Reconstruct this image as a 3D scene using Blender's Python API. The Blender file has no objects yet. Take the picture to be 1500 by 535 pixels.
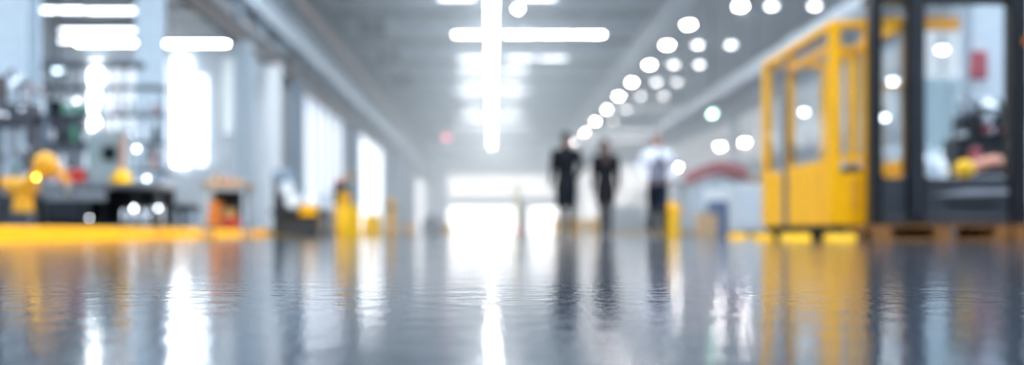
import bpy, bmesh, math, random
from mathutils import Vector, Matrix, Euler
random.seed(7)
S = bpy.context.scene
COL = S.collection
PI = math.pi
F = 1500.0            # focal length in picture widths of 1500
CAMH = 0.08
VPX, HY = 720.0, 340.0

# ------------------------------------------------------------------ camera
cd = bpy.data.cameras.new('camera'); cam = bpy.data.objects.new('camera', cd); COL.objects.link(cam)
cd.sensor_width = 36.0; cd.lens = 36.0
cam.location = (0, 0, CAMH); cam.rotation_euler = (PI/2, 0, 0)
cd.shift_x = 30/1500; cd.shift_y = (HY-267.5)/1500
cd.clip_start = 0.02; cd.clip_end = 400
cd.dof.use_dof = True; cd.dof.focus_distance = 1.3; cd.dof.aperture_fstop = 2.0
cd.dof.aperture_blades = 0
S.camera = cam
# ------------------------------------------------------------------ world, exposure
w = bpy.data.worlds.new('sky'); S.world = w; w.use_nodes = True
bg = w.node_tree.nodes['Background']; bg.inputs[0].default_value = (0.80, 0.90, 1.0, 1); bg.inputs[1].default_value = 4.0
vs = S.view_settings
S.display_settings.display_device = 'sRGB'
vs.view_transform = 'Standard'; vs.look = 'None'; vs.gamma = 1; vs.use_curve_mapping = False
vs.exposure = 1.2
try:
    S.cycles.use_denoising = True; S.cycles.sample_clamp_indirect = 8; S.cycles.max_bounces = 8
    S.cycles.diffuse_bounces = 4; S.cycles.caustics_reflective = True; S.cycles.use_light_tree = True
except Exception: pass
TUBE, SKYL, WIN, BAY = 24.0, 9.0, 1.15, 50.0     # strengths of tubes, added fill panels, daylight windows, bay lamps

def P(px, py, d):
    return Vector(((px-VPX)*d/F, d, CAMH+(HY-py)*d/F))
def X(px, d): return (px-VPX)*d/F
def Z(py, d): return CAMH+(HY-py)*d/F

# ------------------------------------------------------------------ materials
def mat(name, c, rough=.5, metal=0., var=.08, scale=6., bump=0., coat=0., spec=.5):
    m = bpy.data.materials.new(name); m.use_nodes = True
    nt = m.node_tree; N = nt.nodes; L = nt.links; b = N['Principled BSDF']
    tc = N.new('ShaderNodeTexCoord'); nz = N.new('ShaderNodeTexNoise')
    nz.inputs['Scale'].default_value = scale; nz.inputs['Detail'].default_value = 4
    L.new(tc.outputs['Object'], nz.inputs['Vector'])
    r = N.new('ShaderNodeValToRGB'); L.new(nz.outputs[0], r.inputs[0])
    r.color_ramp.elements[0].position = .3; r.color_ramp.elements[1].position = .7
    r.color_ramp.elements[0].color = (*[max(0, v*(1-var)) for v in c], 1)
    r.color_ramp.elements[1].color = (*[min(1, v*(1+var)) for v in c], 1)
    L.new(r.outputs[0], b.inputs['Base Color'])
    b.inputs['Roughness'].default_value = rough; b.inputs['Metallic'].default_value = metal
    b.inputs['Coat Weight'].default_value = coat; b.inputs['Specular IOR Level'].default_value = spec
    if bump:
        bp = N.new('ShaderNodeBump'); bp.inputs['Strength'].default_value = bump; bp.inputs['Distance'].default_value = .01
        L.new(nz.outputs[0], bp.inputs['Height']); L.new(bp.outputs[0], b.inputs['Normal'])
    return m
def emit(name, c, s):
    m = bpy.data.materials.new(name); m.use_nodes = True
    N = m.node_tree.nodes; b = N['Principled BSDF']
    b.inputs['Base Color'].default_value = (.8, .8, .8, 1)
    b.inputs['Emission Color'].default_value = (*c, 1); b.inputs['Emission Strength'].default_value = s
    return m
def glass(name, tint=(.93, .96, .98)):
    m = bpy.data.materials.new(name); m.use_nodes = True
    nt = m.node_tree; N = nt.nodes; L = nt.links
    for n in list(N):
        if n.type != 'OUTPUT_MATERIAL': N.remove(n)
    o = [n for n in N if n.type == 'OUTPUT_MATERIAL'][0]
    t = N.new('ShaderNodeBsdfTransparent'); t.inputs[0].default_value = (*tint, 1)
    g = N.new('ShaderNodeBsdfGlossy'); g.inputs['Roughness'].default_value = .03
    f = N.new('ShaderNodeFresnel'); f.inputs[0].default_value = 1.45
    mx = N.new('ShaderNodeMixShader')
    ge = N.new('ShaderNodeNewGeometry'); iv = N.new('ShaderNodeMath'); iv.operation = 'SUBTRACT'; iv.inputs[0].default_value = 1
    mu = N.new('ShaderNodeMath'); mu.operation = 'MULTIPLY'
    L.new(ge.outputs['Backfacing'], iv.inputs[1]); L.new(iv.outputs[0], mu.inputs[0]); L.new(f.outputs[0], mu.inputs[1])
    L.new(mu.outputs[0], mx.inputs[0]); L.new(t.outputs[0], mx.inputs[1]); L.new(g.outputs[0], mx.inputs[2]); L.new(mx.outputs[0], o.inputs[0])
    return m

M = dict(
 yellow=mat('yellow_paint', (.92, .44, .001), .5, var=.06, spec=.25),
 yellow2=mat('yellow_plastic', (.92, .50, .004), .5, var=.05, spec=.3),
 robot=mat('robot_amber_paint', (.72, .34, .008), .45, var=.2, scale=14),
 amber=mat('amber_paint', (.75, .33, .02), .5, var=.15),
 black=mat('black_paint', (.005, .006, .009), .4, var=.2, spec=.35),
 charcoal=mat('charcoal_panel', (.022, .026, .034), .4, var=.25, scale=2),
 rubber=mat('black_rubber', (.015, .015, .016), .7),
 paleblue=mat('pale_blue_paint', (.46, .54, .61), .5, var=.06),
 bluegrey=mat('blue_grey_paint', (.22, .29, .37), .5, var=.1),
 steelblue=mat('steel_blue_paint', (.08, .15, .23), .5, var=.1),
 deck=mat('roof_deck_grey', (.30, .335, .38), .7, var=.1, scale=1),
 grey=mat('grey_paint', (.25, .27, .30), .5, var=.1),
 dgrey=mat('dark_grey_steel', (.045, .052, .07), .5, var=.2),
 lgrey=mat('light_grey_paint', (.52, .56, .60), .5, var=.05),
 white=mat('white_paint', (.80, .83, .86), .45, var=.04),
 steel=mat('brushed_steel', (.55, .57, .60), .28, 1., var=.1, scale=20),
 chrome=mat('chrome', (.8, .82, .85), .08, 1.),
 rust=mat('rusty_rail_steel', (.42, .27, .24), .6, var=.2),
 brown=mat('brown_grey_beam', (.13, .11, .11), .6, var=.2),
 red=mat('red_paint', (.62, .03, .02), .4, var=.1),
 pinkred=mat('faded_red_paint', (.36, .07, .085), .6, var=.1),
 orange=mat('orange_paint', (.80, .22, .03), .45, var=.1),
 salmon=mat('salmon_paint', (.65, .27, .18), .5, var=.1),
 green=mat('green_paint', (.03, .28, .16), .5, var=.1),
 teal=mat('pale_teal_paint', (.30, .37, .39), .5, var=.08),
 blue=mat('blue_cloth', (.05, .11, .24), .8, var=.15),
 wood=mat('pine_wood', (.50, .27, .09), .65, var=.25, scale=9),
 palletwood=mat('orange_pallet_wood', (.21, .08, .012), .7, var=.3, scale=9),
 card=mat('cardboard', (.55, .35, .18), .8, var=.08),
 skin=mat('skin', (.36, .17, .12), .6, var=.05),
 tan=mat('legs_in_sheer_tights', (.035, .022, .022), .7, var=.05),
 hairb=mat('black_hair', (.012, .010, .010), .5, var=.2, scale=60),
 hairbr=mat('dark_brown_hair', (.05, .025, .018), .5, var=.2, scale=60),
 suit=mat('black_suit_cloth', (.005, .006, .009), .9, var=.2, scale=40, bump=.2, spec=.2),
 suit2=mat('black_knit_cloth', (.008, .0075, .010), .9, var=.2, scale=40, bump=.2, spec=.2),
 navy=mat('navy_trouser_cloth', (.006, .010, .020), .9, var=.2, scale=40, spec=.2),
 shirt=mat('white_shirt_cloth', (.78, .78, .84), .8, var=.05),
 vest=mat('grey_waistcoat_cloth', (.20, .19, .24), .85, var=.1),
 boot=mat('dark_boot_leather', (.008, .007, .008), .5, var=.2),
 eye=mat('eye_white', (.75, .75, .75), .3),
 lip=mat('lips', (.45, .13, .11), .5),
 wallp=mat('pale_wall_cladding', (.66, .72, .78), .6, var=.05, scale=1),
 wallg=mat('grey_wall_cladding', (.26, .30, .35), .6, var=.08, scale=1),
 tube=emit('lit_tube', (.88, .95, 1), TUBE), tubel=emit('lit_tube_soft', (.86, .93, 1), TUBE*.15),
 skyl=emit('daylight_roof_light', (.78, .89, 1), SKYL),
 skyf=emit('far_daylight_roof_light', (.82, .91, 1), 1.1),
 win=emit('daylight_window', (.80, .90, 1.0), WIN), winb=emit('bright_daylight_window', (.90, .96, 1), WIN*5),
 winm=emit('veiled_daylight_window', (.72, .84, 1), WIN*.42),
 wind=emit('frosted_daylight_window', (.62, .76, .84), WIN*.22), winh=emit('hazy_daylight_window', (.75, .85, .95), WIN*.3),
 bay=emit('lit_bay_lamp', (.95, .97, 1), BAY), bayl=emit('soft_bay_lamp', (.9, .95, 1), BAY*.22), bays=emit('dim_bay_lamp', (.9, .95, 1), BAY*.12), redl=emit('lit_red_lamp', (1, .15, .3), 2.6),
 greenl=emit('lit_green_lamp', (.55, 1, .8), 9), amberl=emit('lit_amber_lamp', (1, .3, .08), 2.),
 screen=mat('dark_screen', (.01, .015, .02), .15), glass=glass('clear_glass'),
)

def floor_mat():
    m = bpy.data.materials.new('polished_concrete'); m.use_nodes = True
    nt = m.node_tree; N = nt.nodes; L = nt.links; b = N['Principled BSDF']
    tc = N.new('ShaderNodeTexCoord')
    def noise(s, d=3, st=None):
        n = N.new('ShaderNodeTexNoise'); n.inputs['Scale'].default_value = s; n.inputs['Detail'].default_value = d
        if st:
            mp = N.new('ShaderNodeMapping'); mp.inputs['Scale'].default_value = st
            L.new(tc.outputs['Object'], mp.inputs[0]); L.new(mp.outputs[0], n.inputs['Vector'])
        else: L.new(tc.outputs['Object'], n.inputs['Vector'])
        return n
    n1 = noise(.8, 5); r = N.new('ShaderNodeValToRGB'); L.new(n1.outputs[0], r.inputs[0])
    r.color_ramp.elements[0].position = .3; r.color_ramp.elements[1].position = .7
    r.color_ramp.elements[0].color = (.030, .042, .060, 1); r.color_ramp.elements[1].color = (.055, .070, .092, 1)
    L.new(r.outputs[0], b.inputs['Base Color'])
    n2 = noise(2.2, 4); mr = N.new('ShaderNodeMapRange'); L.new(n2.outputs[0], mr.inputs[0])
    mr.inputs['To Min'].default_value = .05; mr.inputs['To Max'].default_value = .11
    L.new(mr.outputs[0], b.inputs['Roughness'])
    b.inputs['IOR'].default_value = 1.85
    a = noise(14, 3); c = noise(70, 3, (1, .6, 1)); v = N.new('ShaderNodeTexVoronoi')
    v.feature = 'DISTANCE_TO_EDGE'; v.inputs['Scale'].default_value = 9
    L.new(tc.outputs['Object'], v.inputs['Vector'])
    ad = N.new('ShaderNodeMath'); ad.operation = 'MULTIPLY_ADD'; ad.inputs[1].default_value = .36
    L.new(c.outputs[0], ad.inputs[0]); L.new(a.outputs[0], ad.inputs[2])
    lt = N.new('ShaderNodeMath'); lt.operation = 'LESS_THAN'; lt.inputs[1].default_value = .006; L.new(v.outputs[0], lt.inputs[0])
    ad2 = N.new('ShaderNodeMath'); ad2.operation = 'MULTIPLY_ADD'; ad2.inputs[1].default_value = -.02
    L.new(lt.outputs[0], ad2.inputs[0]); L.new(ad.outputs[0], ad2.inputs[2])
    bp = N.new('ShaderNodeBump'); bp.inputs['Strength'].default_value = 1.; bp.inputs['Distance'].default_value = .0012
    L.new(ad2.outputs[0], bp.inputs['Height']); L.new(bp.outputs[0], b.inputs['Normal'])
    return m
M['floor'] = floor_mat()

# ------------------------------------------------------------------ builders
class B:
    def __init__(s): s.bm = bmesh.new(); s.sm = False
    def _x(s, vs, rot, c):
        if rot is not None: bmesh.ops.rotate(s.bm, cent=c, matrix=Euler(rot).to_matrix(), verts=vs)
    def box(s, x0, x1, y0, y1, z0, z1, bev=0., rot=None):
        c = Vector(((x0+x1)/2, (y0+y1)/2, (z0+z1)/2))
        r = bmesh.ops.create_cube(s.bm, size=1, matrix=Matrix.Translation(c) @ Matrix.Diagonal((abs(x1-x0), abs(y1-y0), abs(z1-z0), 1)))
        vs = r['verts']; s._x(vs, rot, c)
        if bev:
            es = list({e for v in vs for e in v.link_edges})
            bmesh.ops.bevel(s.bm, geom=es, offset=bev, segments=2, affect='EDGES', profile=.5)
        return s
    def cyl(s, p0, p1, r0, r1=None, n=16):
        p0 = Vector(p0); p1 = Vector(p1); r1 = r0 if r1 is None else r1; d = p1-p0
        mt = Matrix.Translation((p0+p1)/2) @ d.to_track_quat('Z', 'Y').to_matrix().to_4x4()
        bmesh.ops.create_cone(s.bm, cap_ends=True, segments=n, radius1=max(r0, 1e-4), radius2=max(r1, 1e-4), depth=d.length, matrix=mt)
        s.sm = True; return s
    def ell(s, c, r, rot=None, n=16):
        mt = Matrix.Translation(c) @ (Euler(rot).to_matrix().to_4x4() if rot else Matrix()) @ Matrix.Diagonal((*r, 1))
        bmesh.ops.create_uvsphere(s.bm, u_segments=n, v_segments=max(6, n*2//3), radius=1, matrix=mt); s.sm = True; return s
    def limb(s, pts, rs, n=12):
        # rounded chain of tapering pieces
        for i in range(len(pts)):
            s.ell(pts[i], (rs[i],)*3 if not isinstance(rs[i], tuple) else rs[i], n=n)
            if i: 
                a = rs[i-1] if not isinstance(rs[i-1], tuple) else min(rs[i-1][0], rs[i-1][1])
                b = rs[i] if not isinstance(rs[i], tuple) else min(rs[i][0], rs[i][1])
                s.cyl(pts[i-1], pts[i], a, b, n)
        return s
    def rings(s, rows, n=20, cap=True):
        # rows of (cx, cy, z, rx, ry): elliptical loft
        prev = None; loops = []
        for (cx, cy, z, rx, ry) in rows:
            loops.append([s.bm.verts.new((cx+rx*math.cos(2*PI*k/n), cy+ry*math.sin(2*PI*k/n), z)) for k in range(n)])
        for a, b in zip(loops, loops[1:]):
            for k in range(n): s.bm.faces.new((a[k], a[(k+1) % n], b[(k+1) % n], b[k]))
        if cap:
            s.bm.faces.new(loops[0][::-1]); s.bm.faces.new(loops[-1])
        s.sm = True; return s
    def prism(s, poly, a0, a1, axis='y'):
        # polygon in the plane across the axis, pushed from a0 to a1
        f = {'y': lambda u, v, t: (u, t, v), 'x': lambda u, v, t: (t, u, v), 'z': lambda u, v, t: (u, v, t)}[axis]
        lo = [s.bm.verts.new(f(u, v, a0)) for u, v in poly]; hi = [s.bm.verts.new(f(u, v, a1)) for u, v in poly]
        n = len(poly); s.bm.faces.new(lo); s.bm.faces.new(hi[::-1])
        for k in range(n): s.bm.faces.new((lo[k], hi[k], hi[(k+1) % n], lo[(k+1) % n]))
        return s
def obj(name, b, m, parent=None, loc=None, smooth=None):
    bmesh.ops.recalc_face_normals(b.bm, faces=b.bm.faces)
    me = bpy.data.meshes.new(name); b.bm.to_mesh(me); b.bm.free()
    me.materials.append(M[m] if isinstance(m, str) else m)
    if b.sm if smooth is None else smooth:
        me.shade_smooth()
        try: me.set_sharp_from_angle(angle=math.radians(40))
        except Exception: pass
    o = bpy.data.objects.new(name, me); COL.objects.link(o)
    if parent: o.parent = parent
    if loc: o.location = loc
    return o
def tag(o, label, cat, group=None, kind=None):
    o['label'] = label; o['category'] = cat
    if group: o['group'] = group
    if kind: o['kind'] = kind
    return o
def thing(name, label, cat, loc=(0, 0, 0), rz=0., group=None):
    o = bpy.data.objects.new(name, None); COL.objects.link(o); o.location = loc; o.rotation_euler = (0, 0, rz)
    o.empty_display_size = .1
    return tag(o, label, cat, group)
def struct(name, b, m, parent=None, label=None, cat=None):
    o = obj(name, b, m, parent)
    if not parent:
        o['kind'] = 'structure'; o['label'] = label; o['category'] = cat or name.split('_')[0]
    return o
def copy_tree(o, parent=None):
    c = o.copy(); COL.objects.link(c)
    if parent: c.parent = parent
    for ch in [k for k in o.children]: copy_tree(ch, c)
    return c
ORD = ('nearest second third fourth fifth sixth seventh eighth ninth tenth eleventh twelfth thirteenth fourteenth fifteenth sixteenth '
       'seventeenth eighteenth nineteenth twentieth').split() + ['twenty-'+x for x in 'first second third fourth fifth sixth seventh eighth ninth'.split()]

# ================================================================== SETTING
HN, HS, HR = 9.0, 5.35, 8.8          # ceilings: nave, low side bay, far side bay
XL, XR, YE, YB = -6.3, 16.0, 100., -12.
struct('floor', B().box(-17, 17, YB-.5, 150, -.3, 0), 'floor', label='polished blue-grey concrete floor with mirror-like reflections', cat='floor')
def ribs(b, x0, x1, y0, y1, z, step, h=.06, wd=.12):
    y = y0
    while y < y1: b.box(x0, x1, y, y+wd, z-h, z); y += step
    return b
struct('ceiling', ribs(B().box(XL-.3, 6.6, YB, YE, HN, HN+.2), XL-.1, 6.6, YB, YE, HN, 2.0, .16, .14), 'deck', label='grey ribbed roof deck over the central aisle', cat='ceiling')
struct('ceiling', ribs(B().box(-16, XL, YB, 30, HS, HS+.2), -16, XL, YB, 30, HS, 1.5, .12), 'lgrey', label='low pale ceiling over the workbench bay', cat='ceiling')
struct('ceiling', ribs(B().box(6.6, XR, YB, YE, HR, HR+.2), 6.6, XR, YB, YE, HR, 2.4, .2, .2), 'deck', label='high ribbed ceiling over the machine bay with bay lamps', cat='ceiling')
struct('wall_back', B().box(-16, XR, YB-.3, YB, 0, 9.2), 'wallp', label='pale wall behind the camera', cat='wall')
struct('wall_left_outer', B().box(-16.3, -16, YB, 30, 0, HS), 'wallp', label='pale outer wall of the workbench bay', cat='wall')
b = B().box(-16, XL-.05, 30, 30.25, 0, HS)
struct('wall_left_cross', b, 'wallp', label='pale blue cross wall with tall windows closing the workbench bay', cat='wall')
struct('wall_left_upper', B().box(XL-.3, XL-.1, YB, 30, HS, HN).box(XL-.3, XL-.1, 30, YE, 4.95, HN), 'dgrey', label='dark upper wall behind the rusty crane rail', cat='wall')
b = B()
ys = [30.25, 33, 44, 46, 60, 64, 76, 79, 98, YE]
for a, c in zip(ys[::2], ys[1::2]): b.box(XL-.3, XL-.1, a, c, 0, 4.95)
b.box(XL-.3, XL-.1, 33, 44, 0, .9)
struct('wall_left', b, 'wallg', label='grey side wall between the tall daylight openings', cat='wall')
b = B().box(XR, XR+.3, YB, YE, 0, 9)
for k in range(40): b.box(XR-.05, XR, YB+2.8*k, YB+2.8*k+.12, 0, 9)
struct('wall_right', b, 'wallp', label='pale ribbed cladding wall of the machine bay', cat='wall')
b = B()
b.box(XL-.3, -4.2, YE, YE+.3, 0, 9.2); b.box(2.3, 3.7, YE, YE+.3, 0, 2.8); b.box(6.6, XR, YE, YE+.3, 0, 9.2)
b.box(-4.2, 6.6, YE, YE+.3, 2.8, 9.2)
struct('wall_end', b, 'wallp', label='pale end wall far down the central aisle', cat='wall')
# daylight windows: frame, mullions, pane
def window(n, x0, x1, y0, y1, z0, z1, m, label, mull=2, axis='x'):
    t = thing('window_%d' % n, label, 'window', ((x0+x1)/2, (y0+y1)/2, z0)); t['kind'] = 'structure'
    cx, cy = (x0+x1)/2, (y0+y1)/2; h = z1-z0
    if axis == 'x':    # faces along x (in a wall parallel to the aisle)
        L_ = (y1-y0)/2
        obj('window_pane', B().box(-.02, .0, -L_, L_, 0, h), m, t)
        b = B()
        for z in (0, h-.12): b.box(0, .08, -L_, L_, z, z+.12)
        for k in range(mull+1):
            y = -L_+(2*L_-.1)*k/mull; b.box(0, .08, y, y+.1, 0, h)
        obj('window_frame', b, 'lgrey', t)
    else:
        L_ = (x1-x0)/2
        obj('window_pane', B().box(-L_, L_, 0, .02, 0, h), m, t)
        b = B()
        for z in (-.05, h): b.box(-L_-.05, L_+.05, -.06, .0, z, z+.05)
        for k in range(mull+1):
            x = -L_-.04+(2*L_+.04)*k/mull; b.box(x, x+.04, -.06, 0, 0, h)
        obj('window_frame', b, 'lgrey', t)
    return t
wd = 29.9
def cw(n, a, c, t, bt, m, label, mull=1): window(n, X(a, wd), X(c, wd), wd, wd+.05, Z(bt, wd), min(Z(t, wd), 5.2), m, label, mull, 'y')
cw(1, 20, 50, 95, 190, 'wind', 'frosted window in the cross wall behind the nearest column')
cw(2, 62, 118, 150, 215, 'win', 'low bright window in the cross wall above the workbench clutter', 2)
cw(3, 132, 149, 90, 190, 'winb', 'narrow dazzling window in the cross wall above the workbench')
cw(4, 158, 203, 92, 190, 'winm', 'wide hazy window in the cross wall beside a column', 2)
cw(5, 240, 250, 88, 243, 'winm', 'slim frosted window strip in the cross wall beside a column')
cw(6, 254, 277, 86, 243, 'winb', 'tall dazzling white window in the cross wall')
cw(7, 283, 304, 110, 243, 'win', 'tall white window next to the dazzling one in the cross wall')
cw(8, 326, 343, 84, 196, 'wind', 'short greenish frosted window at the aisle end of the cross wall')
window(9, XL-.16, XL-.1, 33, 44, .9, 4.95, 'winm', 'first tall daylight opening along the side wall past the cross wall', 6)
window(10, XL-.16, XL-.1, 46, 60, 0, 4.95, 'win', 'second tall daylight opening down to the floor in the side wall', 4)
window(11, XL-.16, XL-.1, 64, 76, 0, 4.95, 'winh', 'third dimmer tall opening in the side wall', 4)
window(12, XL-.16, XL-.1, 79, 98, 0, 4.95, 'win', 'farthest tall daylight opening in the side wall', 5)
window(13, -4.2, 6.6, YE-.12, YE-.02, 3.4, 5.6, 'win', 'wide daylight glazing just above the end doors', 8, 'y')  # added glowing strip that softens the brightness above the doors
n = 30  # added glowing panes that brighten the machine bay and the far haze
for (a, c, z0, z1, m, lab) in [(14, 26, 4.4, 7.6, 'winh', 'high daylight window nearest in the cladding wall of the machine bay'), (28, 44, 4.4, 7.6, 'winh', 'second high daylight window in the cladding wall of the machine bay'), (46, 66, 4.4, 7.6, 'winh', 'third high daylight window in the cladding wall of the machine bay'), (68, 98, 4.4, 7.6, 'winh', 'farthest high daylight window in the cladding wall of the machine bay'),
        (30, 60, .8, 3.6, 'winm', 'long low daylight window in the cladding wall of the machine bay'), (62, 98, .8, 3.6, 'win', 'far low daylight window in the cladding wall of the machine bay')]:
    t = window(n, XR-.12, XR-.06, a, c, z0, z1, m, lab, int((c-a)//2)); t.rotation_euler = (0, 0, PI); n += 1
window(n, 7.2, 15.5, YE-.12, YE-.02, 1.2, 6.5, 'win', 'big daylight window in the end wall of the machine bay', 6, 'y')  # also added, brightens the far end of the machine bay
# open end doors to daylight
def door(n, x0, x1, h, label):
    t = thing('door_%d' % n, label, 'door', ((x0+x1)/2, YE-.05, 0)); t['kind'] = 'structure'; L_ = (x1-x0)/2
    obj('door_frame', B().box(-L_-.1, -L_, -.1, .1, 0, h+.1).box(L_, L_+.1, -.1, .1, 0, h+.1).box(-L_, L_, -.1, .1, h, h+.1), 'lgrey', t)
    obj('roller_shutter', B().box(-L_, L_, -.12, -.02, h-.25, h, .03), 'lgrey', t)
door(1, -4.2, 2.3, 2.8, 'wide open roller door full of daylight at the end of the aisle')
door(2, 3.7, 6.6, 2.8, 'smaller open roller door with daylight beside the wide one')
# added glowing panels, out of view, that light the near part of the hall
for k, (x, y, sx, sy, z) in enumerate([(0, -6, 8, 3, HN-.2), (0, 4, 8, 3, HN-.2), (0, 14, 8, 3, HN-.2), (11, 2, 6, 3, HR-.25), (11, 12, 6, 3, HR-.25), (11, 22, 6, 2, HR-.25), (-11, 2, 6, 2, HS-.15), (-11, 11, 6, 2, HS-.15), (0, 24, 8, 2, HN-.2)]):
    t = thing('window_%d' % (14+k), ['roof light over the camera', 'roof light just ahead of the camera'][0] if k == 0 else 'flat roof light in the ceiling, number %s' % ORD[k], 'roof light', (x, y, z)); t['kind'] = 'structure'
    obj('window_pane', B().box(-sx/2, sx/2, -sy/2, sy/2, 0, .02), 'skyl', t)
    obj('window_frame', B().box(-sx/2-.1, sx/2+.1, -sy/2-.1, -sy/2, -.03, .05).box(-sx/2-.1, sx/2+.1, sy/2, sy/2+.1, -.03, .05).box(-sx/2-.1, -sx/2, -sy/2, sy/2, -.03, .05).box(sx/2, sx/2+.1, -sy/2, sy/2, -.03, .05), 'grey', t)

n = 40  # added glowing roof panels that brighten the far haze and ceiling
for k, (x, y, sx, sy, z) in enumerate([(0, 62.5, 5, 2.4, HN-.2), (0, 75.8, 5, 3, HN-.2), (0, 84, 6, 3.2, HN-.2), (0, 91.5, 9, 3, HN-.2), (11, 70, 7, .8, HR-.25), (11, 86, 7, 2, HR-.25), (11, 94, 7, 3, HR-.25)]):
    t = thing('window_%d' % n, 'broad roof light in the far half of the hall, %s %s' % (ORD[k % 4 if k < 4 else k-4], 'over the aisle' if k < 4 else 'over the machine bay'), 'roof light', (x, y, z)); t['kind'] = 'structure'; n += 1
    obj('window_pane', B().box(-sx/2, sx/2, -sy/2, sy/2, 0, .02), 'skyf', t)
    obj('window_frame', B().box(-sx/2-.1, sx/2+.1, -sy/2-.1, -sy/2, -.03, .05).box(-sx/2-.1, sx/2+.1, sy/2, sy/2+.1, -.03, .05), 'grey', t)

# ------------------------------------------------------------------ steel columns
def column(x, y, h, s, m, label):
    t = thing('steel_column', label, 'column', (x, y, 0), group='steel columns along the aisle')
    f = s/2; tk = s*.12
    obj('shaft', B().box(-f, f, -f, -f+tk, 0, h).box(-f, f, f-tk, f, 0, h).box(-tk/2, tk/2, -f+tk, f-tk, 0, h), m, t)
    obj('base_plate', B().box(-f-.08, f+.08, -f-.08, f+.08, 0, .03, .005), 'dgrey', t)
    bb = B()
    for a in (-1, 1):
        for c in (-1, 1): bb.cyl((a*(f+.04), c*(f+.04), .03), (a*(f+.04), c*(f+.04), .07), .02, n=6)
    obj('bolts', bb, 'steel', t)
    return t
for (y, s, m, lab) in [(12.9, .46, 'paleblue', 'thick pale blue steel column nearest the camera, beside the robot arm'),
    (18., .40, 'paleblue', 'tall pale blue steel column rising behind the workbench'),
    (24.8, .40, 'paleblue', 'pale blue steel column behind the parts cart'),
    (28.2, .36, 'white', 'white steel column at the end of the cross wall'),
    (31.6, .36, 'bluegrey', 'grey steel column just past the cross wall'),
    (45., .4, 'bluegrey', 'grey steel column between the first two tall side openings'),
    (62., .5, 'steelblue', 'dark blue steel column beside the second tall side opening'),
    (69., .55, 'steelblue', 'dark blue steel column standing against the bright far windows'),
    (78., .45, 'bluegrey', 'farthest steel column in the row under the rusty rail')]:
    column(-6.0, y, 4.7, s, m, lab)
for y, lab in ((58, 'slim steel column under the pale girder, nearest of its row'), (74, 'slim steel column under the pale girder, middle of its row'), (90, 'slim steel column under the pale girder, farthest of its row')):
    column(6.25, y, 7.25, .32, 'lgrey', lab)

# ------------------------------------------------------------------ crane runway girders
t = thing('crane_girder', 'long blue-grey crane runway girder with a rusty rail above the column row', 'girder', (-6.08, YB, 4.7))
Lg = YE-YB-.2
obj('bottom_beam', B().box(-.15, .15, 0, Lg, 0, .08).box(-.15, .15, 0, Lg, .3, .36).box(-.03, .03, 0, Lg, .08, .3), 'brown', t)
obj('middle_beam', B().box(-.2, .2, 0, Lg, 1.0, 1.08).box(-.2, .2, 0, Lg, 1.62, 1.7).box(-.04, .04, 0, Lg, 1.08, 1.62), 'paleblue', t)
obj('top_beam', B().box(-.12, .12, 0, Lg, 2.4, 2.5).box(-.05, .05, 0, Lg, 2.2, 2.4), 'dgrey', t)
obj('crane_rail', B().box(-.05, .05, 0, Lg, 2.7, 2.83).box(-.12, .12, 0, Lg, 2.5, 2.7), 'rust', t)
bb = B(); y = 0; k = 0
while y < Lg-3:
    bb.box(-.06, .06, y, y+.12, .36, 1.0); bb.box(-.06, .06, y, y+.12, 1.7, 2.4)
    a, c = (1.7, 2.4) if k % 2 else (2.4, 1.7)
    bb.cyl((0, y+.06, a), (0, y+2.6, c), .05, n=8); bb.cyl((0, y+.06, 4.1-a-1.04), (0, y+2.6, 4.1-c-1.04), .045, n=8)
    y += 2.6; k += 1
obj('web_bracing', bb, 'bluegrey', t)
t = thing('crane_girder', 'pale grey crane runway girder across the aisle from the rusty rail', 'girder', (6.0, YB, 7.2))
obj('top_beam', B().box(-.25, .25, 0, Lg, .5, .6).box(-.04, .04, 0, Lg, .12, .5).box(-.25, .25, 0, Lg, 0, .12), 'lgrey', t)
obj('crane_rail', B().box(-.05, .05, 0, Lg, .6, .72), 'steel', t)
y = 3
while y < Lg: obj('web_stiffener', B().box(-.2, .2, y, y+.08, .12, .5), 'lgrey', t); y += 3
bb = B(); y = 6
while y < Lg: bb.cyl((0, y, .72), (0, y, 1.8), .06, n=8); y += 12
obj('hanger_rods', bb, 'grey', t)

# ------------------------------------------------------------------ roof trusses
def truss(y, k):
    t = thing('roof_truss', '%s roof truss crossing the central aisle, counted from the camera' % ORD[k], 'truss', (0, y, 8.35), group='roof trusses over the central aisle')
    obj('bottom_chord', B().box(XL+.3, 6.5, -.14, .14, 0, .14), 'bluegrey', t)
    obj('top_chord', B().box(XL+.1, 6.5, -.12, .12, .5, .64), 'dgrey', t)
    b = B(); x = XL+.4; j = 0
    while x < 5.6:
        a, c = (.12, .52) if j % 2 else (.52, .12)
        b.cyl((x, 0, a), (x+.9, 0, c), .04, n=6); x += .9; j += 1
    obj('web_bracing', b, 'dgrey', t)
for k, y in enumerate([24, 30, 36, 42, 48, 54, 60, 66, 72, 80, 88, 95]): truss(y-.5, k)
# longitudinal bracing and boxes in the dark roof corner
for k, (y, z) in enumerate([(33., 8.25), (39.5, 8.2), (46, 8.2), (53, 8.2)]):
    t = thing('roof_fan', '%s dark fan box under the roof near the rusty rail' % ORD[k], 'fan', (-4.6, y, z-.6), group='fan boxes in the roof corner')
    obj('housing', B().box(-.5, .5, -.35, .35, 0, .6, .04), 'black', t)
    obj('fan_grille', B().cyl((0, -.36, .3), (0, -.40, .3), .24, n=20).cyl((0, -.40, .3), (0, -.42, .3), .06, n=12), 'dgrey', t)
    obj('hanger', B().cyl((-.4, 0, .6), (-.4, 0, 1.37-.0), .02, n=6).cyl((.4, 0, .6), (.4, 0, 1.37), .02, n=6), 'dgrey', t)

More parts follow.
